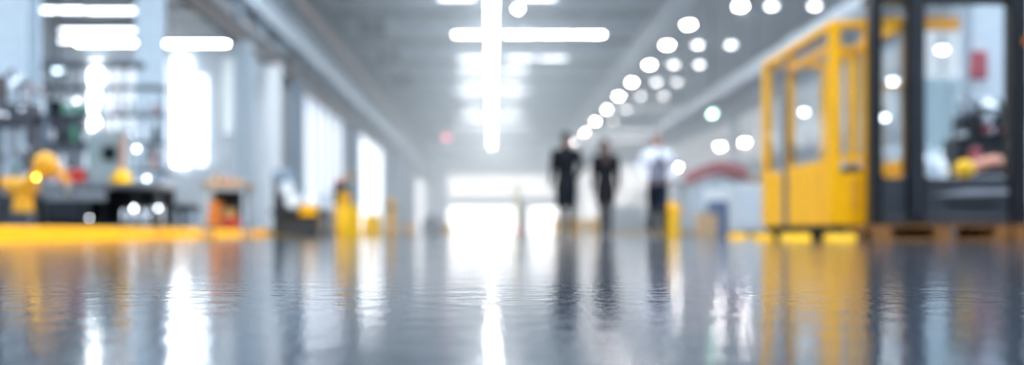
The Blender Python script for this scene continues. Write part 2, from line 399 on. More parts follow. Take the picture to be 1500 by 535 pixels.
# ------------------------------------------------------------------ lamps
def strip(loc, L_, wdt, m, label, group, along='y', drop=.4, name='strip_light'):
    t = thing(name, label, 'ceiling light', loc, 0 if along == 'y' else PI/2, group)
    h = L_/2
    obj('housing', B().box(-wdt/2-.03, wdt/2+.03, -h, h, .03, .12, .01), 'lgrey', t)
    obj('tube', B().box(-wdt/2, wdt/2, -h+.03, h-.03, 0, .03), m, t)
    for e in (-.8, .8): obj('hanger', B().cyl((0, h*e, .12), (0, h*e, drop), .01, n=6), 'dgrey', t)
    return t
y = 20.; k = 0
while y < 96 and k < 26:
    strip((0, y+1.4, 8.05), 2.7, .28, 'tube', '%s strip light in the bright line down the aisle ceiling, counted from the camera' % ORD[k], 'strip lights down the middle of the ceiling', drop=HN-8.05)
    y += 2.95; k += 1
for d, xs in ((35.6, (-1.2, 1.6)), (42.2, (-.9, 1.2, 2.6, 4.0)), (48, (-.9, 1.4, 2.9)), (51.5, (-1.0, 1.2)), (56, (-1.1, 1.1)), (61, (-1.2, 1.2)), (67, (-1.2, 1.2)), (74, (-1.2, 1.2))):
    for j, x in enumerate(xs):
        lab = {35.6: 'cross light under the nearest visible truss', 42.2: 'bright cross light in the long bright row', 48: 'cross light behind the long bright row', 51.5: 'cross light in the short third row', 56: 'cross light in the fourth row', 61: 'cross light in the fifth row', 67: 'cross light in the sixth row', 74: 'cross light in the farthest row'}[d]
        strip((x, d, 8.2), 1.3, .22, 'tube' if d == 42.2 else 'tubel', lab+', %s along it' % ['first', 'second', 'third', 'last'][j], 'cross lights under the roof', 'x', drop=HN-8.2)
# workbench bay: cross tubes under the low ceiling
for (a, c, py, d, m, lab) in [(60, 125, 16, 23., 'tubel', 'soft tube light nearest under the low ceiling, first of two'), (128, 204, 17, 23., 'tubel', 'soft tube light nearest under the low ceiling, second of two'),
      (88, 204, 46, 25.2, 'tubel', 'soft tube light in the middle row under the low ceiling'), (112, 206, 64, 27., 'tube', 'brilliant tube light above the narrow window'),
      (242, 334, 65, 27., 'tube', 'brilliant tube light above the tall dazzling window'), (84, 108, 60, 27., 'tubel', 'short soft tube light beside the brilliant one')]:
    x0, x1 = X(a, d), X(c, d); z = Z(py, d)
    strip(((x0+x1)/2, d, z), x1-x0, .16, m, lab, 'tube lights in the workbench bay', 'x', drop=HS-z)
# bay lamps
def bell(loc, r, m, label, group, top):
    t = thing('bay_lamp', label, 'lamp', loc, 0, group)
    obj('shade', B().rings([(0, 0, 0, r, r), (0, 0, .12, r*.95, r*.95), (0, 0, .3, r*.45, r*.45), (0, 0, .42, r*.3, r*.3)], 20), 'lgrey', t)
    obj('lens', B().ell((0, 0, 0), (r*.92, r*.92, .1), n=16), m, t)
    obj('hanger', B().cyl((0, 0, .4), (0, 0, top-loc[2]), .015, n=6), 'dgrey', t)
    return t
rows = [(35.8, (8.7, 9.8, 11.3, 12.4)), (39., (7.5,)), (43.2, (7.4, 8.7, 10.1)), (48.3, (7.45, 8.6, 9.8)), (54., (7.4, 8.7, 9.8)), (59.5, (7.4, 8.7, 10)), (66, (7.4, 8.7)), (73, (7.4, 8.7)), (81, (7.4, 8.7)), (90, (7.4,))]
for i, (d, xs) in enumerate(rows):
    for j, x in enumerate(xs):
        bell((x, d, 8.0), .19, 'bay' if j == 0 else 'bays', 'round bay lamp, %s from the pale girder in the %s row of lamps' % (('nearest', 'second', 'third', 'fourth')[j], ORD[i]), 'round bay lamps in the machine bay', HR)
bell((.9, 35, Z(12, 35)), .11, 'bay', 'single round lamp beside the bright ceiling line', 'hanging lamps', 8.9)
bell((X(1055, 53), 53, Z(214, 53)), .19, 'bay', 'low round lamp hanging over the red hooded machine', 'hanging lamps', HR)
bell((X(1091, 52), 52, Z(208, 52)), .19, 'bay', 'low round lamp hanging close to the yellow cabin', 'hanging lamps', HR)
bell((X(991, 50), 50, Z(244, 50)), .17, 'bay', 'low round lamp beside the person in the white shirt', 'hanging lamps', HR)
bell((X(943, 50), 50, Z(228, 50)), .13, 'bay', 'low round lamp behind the shoulder of the person in the white shirt', 'hanging lamps', HR)
for px, py, d, r_, lab in [(1178, 163, 38, .28, 'seen through the side window of the yellow cabin'), (1250, 124, 36, .22, 'high behind the cabin front window'), (1252, 178, 36, .22, 'low behind the cabin front window'), (1240, 228, 34, .26, 'lowest of those behind the yellow cabin'), (1296, 171, 34, .2, 'behind the narrow opening of the black frame'),
        (1308, 118, 36, .3, 'high behind the narrow opening of the black frame'), (1393, 26, 28, .2, 'near the top of the wide opening of the black frame'), (1380, 72, 34, .34, 'broad one in the wide opening of the black frame'), (1482, 192, 27, .18, 'beside the outer post of the black frame')]:
    bell((X(px, d), d, Z(py, d)), r_*.5, 'bayl', 'low hanging lamp '+lab, 'low lamps hanging in the machine bay', HR)
def signal(loc, r, m, label, top):
    t = thing('signal_lamp', label, 'lamp', loc)
    obj('lens', B().ell((0, 0, 0), (r, r, r)), m, t)
    obj('cap', B().cyl((0, 0, r*.6), (0, 0, r*1.3), r*.8, r*.4), 'dgrey', t)
    obj('hanger', B().cyl((0, 0, r*1.2), (0, 0, top-loc[2]), .02, n=6), 'dgrey', t)
signal((X(654, 50), 50, Z(201, 50)), .12, 'redl', 'small glowing red lamp hanging over the far aisle', 8.9)
signal((X(1043, 40), 40, Z(166, 40)), .12, 'greenl', 'glowing pale green lamp hanging beside the duct', HR)
signal((X(85, 16), 16, Z(98, 16)), .09, emit('lit_blue_lamp', (.6, .85, 1), 3), 'small pale blue lamp hanging over the workbench', HS-.1)

# ------------------------------------------------------------------ big duct in the machine bay
t = thing('ventilation_duct', 'fat pale ventilation duct running along the machine bay', 'duct', (7.5, 0, 4.55))
obj('duct_body', B().cyl((0, 14, 0), (0, 44, 0), .34, n=28), 'lgrey', t)
for y in range(16, 45, 3): obj('joint_band', B().cyl((0, y, 0), (0, y+.08, 0), .365, n=28), 'lgrey', t)
bb = B()
for y in range(17, 44, 6): bb.cyl((0, y, .34), (0, y, HR-4.6), .015, n=6)
obj('hanger_rods', bb, 'dgrey', t)
t = thing('yellow_crane_beam', 'amber overhead beam glimpsed through the black frame', 'beam', (8.6, 20, Z(44, 20)))
obj('beam', B().box(-1.3, .9, -.1, .1, 0, .04).box(-1.3, .9, -.1, .1, .2, .24).box(-1.3, .9, -.02, .02, .04, .2), 'amber', t)
obj('hanger_rods', B().cyl((-1, 0, .2), (-1, 0, HR-Z(44, 20)), .02, n=6).cyl((.7, 0, .2), (.7, 0, HR-Z(44, 20)), .02, n=6), 'dgrey', t)

# ================================================================== YELLOW CABIN
t = thing('yellow_cabin', 'yellow steel operator cabin with tall windows beside the black mast', 'cabin', (3.33, 10.05, 0))
# local: x 0..1.42, y 0..2.32
ZB, ZS, ZT = .15, .80, 2.09
W_, D_ = .80, 2.55
def post(x, y, s=.085, m='yellow', z1=ZT, sy=None):
    obj('post', B().box(x, x+s, y, y+(sy or s), ZB, z1, .008), m, t)
post(0, 0, .10); post(.33, 0, .085); post(W_-.10, 0, .035, 'amber')
post(0, D_*.58, .09, 'yellow', ZT, .16); post(0, D_-.12, .10, 'yellow', ZT, .12); post(W_-.09, D_-.09); post(W_-.09, D_*.58)
obj('door_seal', B().box(-.012, .0, D_*.58-.02, D_*.58+.15, ZB, ZT-.02), 'brown', t); obj('door_seal', B().box(-.008, .0, .30, .33, ZB, ZS), 'amber', t)
obj('roof_frame', B().box(0, W_, 0, .08, ZT, ZT+.07, .01).box(0, W_, D_-.08, D_, ZT, ZT+.07, .01).box(0, .09, .08, D_-.08, ZT, ZT+.07, .01).box(W_-.09, W_, .08, D_-.08, ZT, ZT+.07, .01), 'yellow', t)
obj('cross_bar', B().box(.10, .33, .01, .05, ZT-.25, ZT-.18), 'amber', t); obj('cross_bar', B().box(.42, .70, .01, .05, ZT-.60, ZT-.56), 'amber', t)
obj('cross_bar', B().box(.01, .06, .1, D_*.58, ZT-.22, ZT-.14), 'amber', t)
# side panels, facing the aisle
obj('side_panel', B().box(.0, .05, .10, D_*.58, ZB, ZS, .006), 'yellow', t)
obj('side_panel', B().box(.0, .05, D_*.58+.16, D_-.12, ZB, ZS-.02, .006), 'yellow', t)
obj('side_panel', B().box(W_-.05, W_, .09, D_-.09, ZB, ZS, .006), 'yellow', t)
# front face
fp = obj('front_panel', B().box(.10, .33, .01, .05, ZB, .66, .006), 'yellow', t)
obj('vent', B().box(.20, .27, .0, .01, .30, .60), 'amber', fp)
obj('front_panel', B().box(.10, .33, .01, .05, .78, .84, .004), 'yellow', t)
obj('front_panel', B().box(.42, .62, .01, .05, ZB, .60, .006), 'yellow', t)
obj('floor_plate', B().box(.03, W_-.03, .03, D_-.03, ZB-.02, ZB), 'dgrey', t)
obj('skid', B().box(.05, W_-.05, .0, .12, 0, ZB-.02).box(.05, W_-.05, D_-.15, D_, 0, ZB-.02).box(.10, .18, .12, D_-.15, .05, ZB-.02).box(W_-.18, W_-.1, .12, D_-.15, .05, ZB-.02), 'rubber', t)
g = obj('door_handle', B().box(-.03, .0, D_*.58-.25, D_*.58-.22, .86, 1.06, .005), 'black', t)
for (a, c) in ((.10, D_*.58), (D_*.58+.16, D_-.12)):
    obj('window_pane', B().box(.02, .03, a, c, ZS, ZT), 'glass', t)
obj('window_pane', B().box(.10, .33, .02, .03, .84, ZT-.25), 'glass', t)
obj('window_pane', B().box(W_-.03, W_-.02, .09, D_*.58, ZS, ZT), 'glass', t)
# seat and steering inside
s_ = obj('driver_seat', B().box(.18, .62, 1.0, 1.4, ZB, .42, .04).box(.18, .62, 1.40, 1.49, .38, .72, .03), 'charcoal', t)
obj('steering_column', B().cyl((.4, .35, ZB), (.4, .6, .66), .03).cyl((.4, .58, .64), (.4, .62, .68), .14, n=20), 'black', t)

# ------------------------------------------------------------------ BLACK MAST FRAME
t = thing('black_machine_frame', 'black steel machine frame with tall rounded openings standing on orange pallets', 'machine', (3.55, 9.55, .146))
zt = 2.31-.146; o0 = .44
def fillet(b, x, z, r, sx, sz, y0, y1):
    pts = [(x, z)] + [(x+sx*(r-r*math.sin(a)), z+sz*(r-r*math.cos(a))) for a in [PI/2*k/6 for k in range(7)]]
    b.prism(pts, y0, y1)
xs = [(0, .10), (.34, .50), (1.30, 1.46)]
for k, (a, c) in enumerate(xs): obj('post', B().box(a, c, 0, .16, 0, zt if k != 1 else zt+.5, .012), 'black', t)
obj('top_bar', B().box(.10, .34, .02, .14, zt-.06, zt).box(.50, 1.30, .02, .14, zt-.07, zt-.0), 'black', t)
obj('roof_plate', B().box(0, 1.46, .16, .3, zt-.05, zt), 'black', t)
obj('base_beam', B().box(.10, 1.30, .03, .30, 0, .09, .01), 'charcoal', t)
obj('lower_panel', B().box(.10, .34, .05, .09, .09, o0, .006), 'charcoal', t)
lp = obj('lower_panel', B().box(.50, 1.30, .05, .09, .09, o0, .006), 'charcoal', t)
obj('recess', B().box(.72, 1.18, .035, .05, .17, .23, .01), 'black', lp)
obj('ledge', B().prism([(.55, .27), (.9, .33), (1.28, .33), (1.28, .29), (.9, .28)], .02, .05), 'grey', lp)
for (a, c) in ((.10, .34), (.50, 1.30)):
    for (x, z, r_, sx, sz) in ((a, o0, .06, 1, 1), (c, o0, .06, -1, 1), (a, zt-.06, .07, 1, -1), (c, zt-.06, .07, -1, -1)):
        b = B(); fillet(b, x, z, r_, sx, sz, .04, .12); obj('corner_gusset', b, 'black', t)
obj('window_pane', B().box(.10, .34, .07, .075, o0, zt-.06), 'glass', t); obj('window_pane', B().box(.50, 1.30, .07, .075, o0, zt-.06), 'glass', t)
obj('warning_light', B().cyl((1.44, -.02, Z(64, 9.5)-.146), (1.44, -.02, Z(64, 9.5)-.146+.06), .035), 'orange', t)
obj('chain', B().cyl((.42, -.012, .1), (.42, -.012, zt), .012, n=8), 'dgrey', t)

# ------------------------------------------------------------------ pallets
def pallet(x0, y0, label, z0=0.):
    t = thing('pallet', label, 'pallet', (x0, y0, z0), group='orange wooden pallets under the black frame')
    b = B()
    for k in range(7): b.box(0, 1.2, .115*k, .115*k+.095, .122, .144, .002)
    obj('deck_boards', b, 'palletwood', t)
    for x in (0, .53, 1.06):
        for y in (0, .33, .66): obj('block', B().box(x, x+.14, y, y+.125, .022, .10, .003), 'palletwood', t)
    obj('stringers', B().box(0, .14, 0, .785, .10, .122).box(.53, .67, 0, .785, .10, .122).box(1.06, 1.2, 0, .785, .10, .122), 'palletwood', t)
    obj('bottom_boards', B().box(0, 1.2, 0, .125, 0, .022).box(0, 1.2, .33, .455, 0, .022).box(0, 1.2, .66, .785, 0, .022), 'palletwood', t)
pallet(3.46, 9.2, 'orange wooden pallet under the black frame, beside the yellow cabin')
pallet(4.70, 9.2, 'orange wooden pallet under the thick outer post of the black frame')
# yellow wheel stops in front of the cabin
for px, d, w_, lab in ((1080, 12.6, .22, 'yellow wheel stop farthest from the camera beside the cabin'), (1117, 10.9, .20, 'yellow wheel stop near the cabin rear post'), (1165, 9.9, .27, 'yellow wheel stop by the middle of the cabin'), (1230, 9.5, .27, 'yellow wheel stop just before the orange pallet')):
    t = thing('wheel_stop', lab, 'wheel stop', (X(px, d), d, 0), group='yellow wheel stops on the floor')
    h = w_/2
    obj('block', B().prism([(-.07, 0), (.07, 0), (.04, .065), (-.04, .065)], -h, h, 'x'), 'yellow2', t)
    obj('bolts', B().cyl((-h*.6, 0, .065), (-h*.6, 0, .072), .015, n=8).cyl((h*.6, 0, .065), (h*.6, 0, .072), .015, n=8), 'steel', t)

# ------------------------------------------------------------------ things seen through the black frame
t = thing('control_cabinet', 'tall pale grey cabinet seen through the black frame', 'cabinet', (7.1, 16, 0))
obj('body', B().box(-.5, .5, 0, .6, .1, 2.5, .02), 'teal', t); obj('plinth', B().box(-.47, .47, .03, .57, 0, .1), 'dgrey', t)
d_ = obj('door', B().box(-.47, -.01, -.03, 0, .14, 2.46, .008), 'teal', t); obj('handle', B().box(-.08, -.05, -.06, -.03, 1.1, 1.3, .005), 'steel', d_)
d_ = obj('door', B().box(.01, .47, -.03, 0, .14, 2.46, .008), 'teal', t); obj('handle', B().box(.05, .08, -.06, -.03, 1.1, 1.3, .005), 'steel', d_)
column(7.0, 14.6, 8.6, .44, 'lgrey', 'wide pale grey column behind the dark engine assembly')
t = thing('fire_hose_reel', 'faded red hose cabinet mounted on the pale column', 'hose cabinet', (X(1436, 14.2), 14.2, 2.1))
obj('body', B().box(-.1, .1, -.02, .12, .1, .5, .02), 'pinkred', t); obj('door', B().box(-.085, .085, -.035, -.02, .12, .48, .006), 'pinkred', t)
# engine assembly on a stand
t = thing('engine_assembly', 'dark engine-like assembly with shiny metal fittings behind the black frame', 'engine', (X(1436, 12.4), 12.4, 0))
obj('stand', B().box(-.4, .35, -.25, .25, .70, .75, .01).box(-.4, -.34, -.25, -.19, 0, .7).box(.29, .35, -.25, -.19, 0, .7).box(-.4, -.34, .19, .25, 0, .7).box(.29, .35, .19, .25, 0, .7), 'grey', t)
obj('engine_block', B().box(-.38, .33, -.2, .2, .75, 1.22, .04).box(-.28, .30, -.16, .16, 1.2, 1.5, .03), 'black', t)
rr = random.Random(3)
for k in range(14):
    x, z = rr.uniform(-.36, .28), rr.uniform(.85, 1.62); r = rr.uniform(.025, .055)
    o = obj('fitting', B().cyl((x, -.32, z), (x, -.12, z), r, r*.7, 14).ell((x, -.32, z), (r, r*.5, r)), rr.choice(['chrome', 'steel', 'dgrey', 'pinkred', 'black', 'steel']), t)
for k in range(5):
    x = -.25+.11*k
    obj('pipe', B().limb([(x, -.1, 1.4), (x+.03, -.15, 1.56), (x-.05+.02*k, 0, 1.68), (x+.12, .1, 1.5)], [.022]*4, 10), ['steel', 'dgrey', 'dgrey', 'steel', 'black'][k], t)
t = thing('robot_arm', 'salmon coloured robot arm with a yellow joint lying low behind the black frame', 'robot arm', (X(1410, 11.5), 11.5, 0))
obj('base', B().box(-.18, .18, -.16, .16, 0, .5, .02).cyl((0, 0, .5), (0, 0, .62), .12), 'grey', t)
obj('joint', B().ell((0, -.05, .78), (.11, .11, .11)).cyl((0, 0, .6), (0, 0, .75), .07), 'yellow2', t)
obj('arm', B().limb([(0, 0, .78), (.35, 0, .88), (.62, .03, .84)], [.07, .065, .05]), 'salmon', t)
obj('gripper', B().box(.6, .68, -.06, .06, .79, .89, .01).box(.68, .78, -.05, -.02, .80, .84).box(.68, .78, .03, .06, .80, .84), 'chrome', t)
for k, (px, py, d, m, lab) in enumerate([(1362, 232, 11., 'steel', 'shiny steel gas bottle low in the black frame opening'), (1376, 236, 11.6, 'white', 'white gas bottle beside the shiny steel one')]):
    t = thing('gas_bottle', lab, 'gas bottle', (X(px, d), d, 0))
    z1 = Z(py-10, d)
    obj('cylinder', B().rings([(0, 0, 0, .09, .09), (0, 0, z1-.15, .09, .09), (0, 0, z1-.06, .06, .06), (0, 0, z1-.03, .03, .03)], 18), m, t)
    obj('valve', B().cyl((0, 0, z1-.03), (0, 0, z1+.03), .018).cyl((-.04, 0, z1+.03), (.04, 0, z1+.03), .012), 'chrome', t)

# ================================================================== MACHINE BAY background (beyond the people)
t = thing('hooded_machine', 'pale blue machine with a faded red arched hood far across the aisle', 'machine', (6.7, 30, 0))
obj('body', B().box(-.75, .75, 0, 1.4, .12, 1.55, .05), 'paleblue', t); obj('plinth', B().box(-.7, .7, .05, 1.35, 0, .12), 'dgrey', t)
pts = [(-.8+1.6*k/12, 1.72+.42*math.sin(PI*(.12+.88*k/12)*.85)) for k in range(13)]
poly = pts + [(x, z-.34) for x, z in pts[::-1]]
obj('hood', B().prism(poly, -.1, 1.3), 'pinkred', t)
obj('hood_supports', B().box(-.7, -.62, .05, .12, 1.5, 1.75).box(.62, .7, .05, .12, 1.5, 1.9).box(-.05, .05, .05, .12, 1.5, 1.9), 'lgrey', t)
obj('window', B().box(-.5, .3, -.02, 0, .8, 1.35, .01), 'white', t); obj('door', B().box(.36, .68, -.03, 0, .2, 1.35, .01), 'teal', t)
t = thing('drum', 'dark blue steel drum standing before the red hooded machine', 'drum', (X(1052, 27), 27, 0))
obj('body', B().rings([(0, 0, .0, .29, .29), (0, 0, .28, .29, .29), (0, 0, .3, .31, .31), (0, 0, .32, .29, .29), (0, 0, .58, .29, .29), (0, 0, .6, .31, .31), (0, 0, .62, .29, .29), (0, 0, .86, .29, .29)], 24), 'blue', t)
obj('lid', B().cyl((0, 0, .86), (0, 0, .89), .3, n=24).cyl((.12, 0, .89), (.12, 0, .92), .04), 'dgrey', t)
t = thing('cardboard_box', 'tan cardboard box on the floor beside the blue drum', 'box', (X(1034, 26), 26, 0))
obj('carton', B().box(-.25, .25, -.25, .25, 0, .55, .01), 'card', t); obj('packing_tape', B().box(-.03, .03, -.252, .252, .551, .556), 'wood', t)
t = thing('waste_bin', 'bright yellow bin standing beside the person in the white shirt', 'bin', (X(982, 22), 22, 0))
obj('body', B().rings([(0, 0, 0, .18, .18), (0, 0, .5, .22, .22)], 24), 'yellow2', t)
obj('lid', B().rings([(0, 0, .5, .235, .235), (0, 0, .56, .235, .235), (0, 0, .68, .15, .15), (0, 0, .73, .05, .05)], 24), 'yellow', t)
t = thing('safety_barrier', 'low yellow safety barrier behind the two people in black', 'barrier', (X(843, 36), 36, 0))
obj('rail', B().box(-.85, .85, -.04, .04, .38, .52, .01).box(-.85, .85, -.04, .04, .12, .24, .01), 'yellow2', t)
for x in (-.7, 0, .7): obj('post', B().box(x-.05, x+.05, -.05, .05, 0, .55, .01), 'yellow', t)
for k, (px, d, w_, h_, m, lab) in enumerate([(1005, 34, .9, 1.3, 'lgrey', 'light grey cabinet far across the aisle near the yellow bin'), (1022, 44, 1.6, 2.2, 'teal', 'pale teal cabinet behind the red hooded machine'),
        (915, 55, 2.2, 1.5, 'paleblue', 'pale blue cabinet between the person in black and the white shirt'), (1100, 24, .7, 1.2, 'lgrey', 'light cabinet just behind the yellow cabin')]):
    t = thing('machine_cabinet', lab, 'cabinet', (X(px, d), d, 0))
    obj('body', B().box(-w_/2, w_/2, 0, .8, .1, h_, .03), m, t); obj('plinth', B().box(-w_/2+.05, w_/2-.05, .05, .75, 0, .1), 'dgrey', t)
    dd = obj('door', B().box(-w_*.42, w_*.42, -.03, 0, .2, h_*.9, .01), m, t); obj('handle', B().box(w_*.3, w_*.34, -.06, -.03, h_*.5, h_*.62), 'steel', dd)
for k, (x, y, w_) in enumerate([(5.2, 33, 3.4), (5.2, 45, 4)]):
    tag(obj('floor_kerb', B().box(x, x+w_, y, y+.14, 0, .1, .01), 'yellow2'), 'yellow kerb on the floor of the machine bay, %s from the camera' % ORD[k], 'kerb', 'kerbs in the machine bay')
# racks and machines along the machine bay wall
for k, (x, y) in enumerate([(11, 26), (12, 33), (10.2, 41), (11.5, 50), (9.6, 62)]):
    t = thing('storage_rack', 'grey storage rack in the machine bay, %s from the camera' % ORD[k], 'rack', (x, y, 0), group='storage racks in the machine bay')
    for (a, c) in ((-1.2, 0), (1.15, 0), (-1.2, .75), (1.15, .75)): obj('upright', B().box(a, a+.06, c, c+.06, 0, 2.6), 'bluegrey', t)
    for z in (.3, 1.1, 1.9, 2.55): obj('shelf', B().box(-1.2, 1.2, 0, .8, z, z+.06), 'lgrey', t)
    for j, (a, z, m) in enumerate([(-.9, .36, 'card'), (-.1, .36, 'blue'), (.6, .36, 'card'), (-.8, 1.16, 'white'), (.1, 1.16, 'card'), (.7, 1.16, 'white'), (-.5, 1.96, 'white'), (.5, 1.96, 'card')]):
        hh = .35+.1*((j*7+k) % 3)
        tg = obj('storage_box', B().box(x+a-.25, x+a+.25, y+.1, y+.65, z, z+hh, .01), m)
        tag(tg, '%s storage box on the %s shelf of the %s rack, %s' % ({'card': 'cardboard', 'blue': 'blue', 'white': 'white'}[m], {.36: 'lowest', 1.16: 'middle', 1.96: 'top'}[z], ORD[k], {0: 'at its aisle end', 1: 'in its middle', 2: 'at its wall end'}[0 if a < -.3 else (1 if a < .45 else 2)]), 'box', 'boxes on the storage racks')

# ================================================================== CENTRE AND FAR LEFT OF THE AISLE
t = thing('sign_post', 'slim yellow sign post standing in the bright far aisle', 'post', (X(758, 38), 38, 0))
obj('base', B().box(-.15, .15, -.12, .12, 0, .06, .01).box(-.09, .09, -.07, .07, .06, .45, .01), 'orange', t)
obj('pole', B().box(-.1, .1, -.03, .03, .45, 1.85, .01), mat('pale_yellow_panel', (.72, .62, .30), .6), t)
t = thing('pallet_truck', 'dark stacker truck parked far down the aisle by the white opening', 'truck', (X(634, 52), 52, 0))
obj('body', B().box(-.55, .45, -.5, .6, .12, .62, .06).box(-.4, .1, 0, .6, .6, .95, .05), 'dgrey', t)
obj('mast', B().box(.4, .46, -.4, -.34, .1, 1.05).box(.4, .46, .3, .36, .1, 1.05).box(.4, .46, -.34, .3, .95, 1.05), 'black', t)
for x, y in ((-.4, -.45), (.3, -.45), (-.4, .5), (.3, .5)): obj('wheel', B().cyl((x, y-.06, .14), (x, y+.06, .14), .14, n=18), 'rubber', t)
obj('fork', B().box(.46, 1.2, -.3, -.2, .08, .12), 'steel', t); obj('fork', B().box(.46, 1.2, .15, .25, .08, .12), 'steel', t)
def bollard(px, d, h, r, label):
    t = thing('bollard', label, 'bollard', (X(px, d), d, 0), group='yellow bollards')
    obj('tube', B().rings([(0, 0, 0, r, r), (0, 0, h-.06, r, r), (0, 0, h-.02, r*.7, r*.7), (0, 0, h, .01, .01)], 18), 'yellow', t)
    obj('base_plate', B().cyl((0, 0, 0), (0, 0, .02), r*1.5, n=18), 'dgrey', t)
    obj('band', B().cyl((0, 0, h*.7), (0, 0, h*.8), r*1.03, n=18), 'black', t)
bollard(573, 34, 1.2, .15, 'tall yellow bollard before the dark blue columns')
bollard(600, 48, .5, .22, 'low yellow bollard beside the dark stacker truck')
bollard(656, 50, .5, .2, 'low yellow bollard past the dark stacker truck')
bollard(690, 70, .7, .2, 'yellow bollard lost in the bright far aisle')
def aframe(px, d, h, w_, label):
    t = thing('floor_sign', label, 'floor sign', (X(px, d), d, 0), .5)
    for s in (-1, 1):
        obj('panel', B().prism([(-w_/2, 0), (w_/2, 0), (w_*.3, h), (w_*.1, h+.04), (-w_*.1, h+.04), (-w_*.3, h)], s*.0, s*.02), 'yellow2', t).rotation_euler = (s*-.22, 0, 0)
        t.children[-1].location = (0, -s*-.24*h if 0 else s*.22*h, 0)
    obj('hinge', B().box(-w_*.2, w_*.2, -.02, .02, h*.96, h*.99), 'black', t)
aframe(511, 21.5, .62, .42, 'wide yellow folding floor sign before the yellow pump stand')
aframe(545, 26, .50, .44, 'yellow folding floor sign alone before the white opening')
t = thing('pump_stand', 'upright yellow pump stand with a black motor and red cap', 'pump', (X(491, 21.5)-.0, 22.6, 0))
obj('frame', B().box(-.17, .17, -.12, .12, .02, .95, .02), 'yellow', t); obj('foot', B().box(-.25, .25, -.2, .2, 0, .04, .01), 'dgrey', t)
obj('motor', B().cyl((-.18, -.05, 1.08), (.08, -.05, 1.08), .11).box(-.2, -.05, -.12, .0, .7, 1.0, .01), 'black', t)
obj('cap', B().cyl((-.1, -.05, 1.17), (-.1, -.05, 1.25), .08, .05), 'red', t)
obj('hose', B().limb([(.1, -.1, 1.05), (.22, -.14, .9), (.2, -.14, .5), (.12, -.14, .3)], [.02]*4, 8), 'black', t)
t = thing('timber_post', 'upright orange timber leaning frame beside the yellow pump stand', 'frame', (X(508, 24), 24, 0))
obj('upright', B().box(-.08, .0, -.04, .04, 0, 1.45, .004), 'wood', t); obj('upright', B().box(.26, .32, -.04, .04, 0, 1.4, .004), 'bluegrey', t); obj('rail', B().box(0, .26, -.03, .03, 1.34, 1.42), 'wood', t)
obj('foot', B().box(-.12, .36, -.15, .15, 0, .03), 'dgrey', t)

# grey milling machine behind the kerb
t = thing('milling_machine', 'grey milling machine with round white drums and a yellow guard', 'machine', (X(418, 20), 20.3, 0))
obj('column', B().box(-.33, -.05, .1, .5, 0, 1.15, .03), 'dgrey', t)
obj('head', B().box(-.28, .05, -.25, .4, 1.0, 1.3, .04).cyl((-.1, -.3, 1.15), (-.1, -.22, 1.15), .12), 'bluegrey', t)
obj('spindle', B().cyl((-.1, -.2, .78), (-.1, -.2, 1.0), .05), 'chrome', t)
obj('bed', B().box(-.3, .75, -.3, .35, .42, .52, .02).box(-.2, .6, -.2, .3, 0, .42, .02), 'charcoal', t)
obj('drum', B().cyl((.12, -.28, .70), (.12, .1, .70), .14, n=20), 'white', t); obj('drum', B().cyl((.0, -.26, .95), (.0, .0, .95), .12, n=20), 'white', t)
obj('guard', B().box(.28, .62, -.32, -.28, .40, .62, .01), 'yellow', t)
obj('control_box', B().box(.6, .85, -.15, .15, .52, .85, .02), 'lgrey', t)
t = thing('tool_trolley', 'low dark tool trolley behind the kerb beside the milling machine', 'trolley', (X(452, 22), 22.5, 0))
obj('body', B().box(-.05, .35, -.2, .2, .1, .55, .02), 'dgrey', t)
for z in (.14, .28, .42): obj('drawer', B().box(-.03, .33, -.22, -.2, z, z+.11, .005), 'grey', t)
for x, y in ((0, -.15), (.3, -.15), (0, .15), (.3, .15)): obj('caster', B().cyl((x, y-.015, .05), (x, y+.015, .05), .05), 'rubber', t)

# ================================================================== YELLOW KERB
for k, (a, c) in enumerate([(4., 9.), (9.06, 14.), (14.06, 19.), (19.06, 25.)]):
    t = thing('floor_kerb', '%s length of the thick yellow kerb along the workbench side' % ORD[k], 'kerb', (-4.5, a, 0), group='yellow kerb along the workbench bay')
    obj('rail', B().box(-.09, .09, 0, c-a, .0, .135, .02), 'yellow', t)
    obj('foot_plate', B().box(-.09, .26, .0, c-a, 0, .012), 'yellow2', t)
tag(obj('floor_stripe', B().box(-4.05, -3.75, 2.5, 25, .001, .004), 'yellow2'), 'flat yellow paint stripe on the floor along the kerb', 'floor marking')

# ================================================================== WORKBENCH BAY
bd = 14.
t = thing('workbench', 'long steel workbench with a grey top and a dark lower shelf', 'workbench', (-5.35, bd, 0))
obj('worktop', B().box(-.95, .95, -.35, .35, .66, .74, .01), 'steel', t)
obj('apron', B().box(-.92, .2, -.33, -.30, .50, .66, .005), 'grey', t)
for x in (-.92, -.1, .86):
    for y in (-.32, .26): obj('leg', B().box(x, x+.06, y, y+.06, 0, .66), 'dgrey', t)
obj('lower_shelf', B().box(-.92, .92, -.32, .32, .16, .20), 'black', t)
obj('back_panel', B().box(-.92, .92, .33, .35, .2, .66), 'black', t)
for z in (.04, .0): pass
obj('drawer', B().box(-.86, -.14, -.36, -.33, .24, .47, .008), 'charcoal', t)
# tall tool rack behind the bench
t = thing('tool_rack', 'tall open steel tool rack behind the workbench', 'rack', (-5.55, 14.75, 0))
for x in (-.9, -.1, .78): obj('upright', B().box(x, x+.05, 0, .05, 0, 2.2), 'bluegrey', t)
for z in (.95, 1.35, 1.75, 2.15): obj('shelf', B().box(-.9, .83, -.1, .25, z, z+.03), 'dgrey', t)
obj('back_panel', B().box(-.85, -.1, .05, .07, .8, 1.33), 'grey', t)
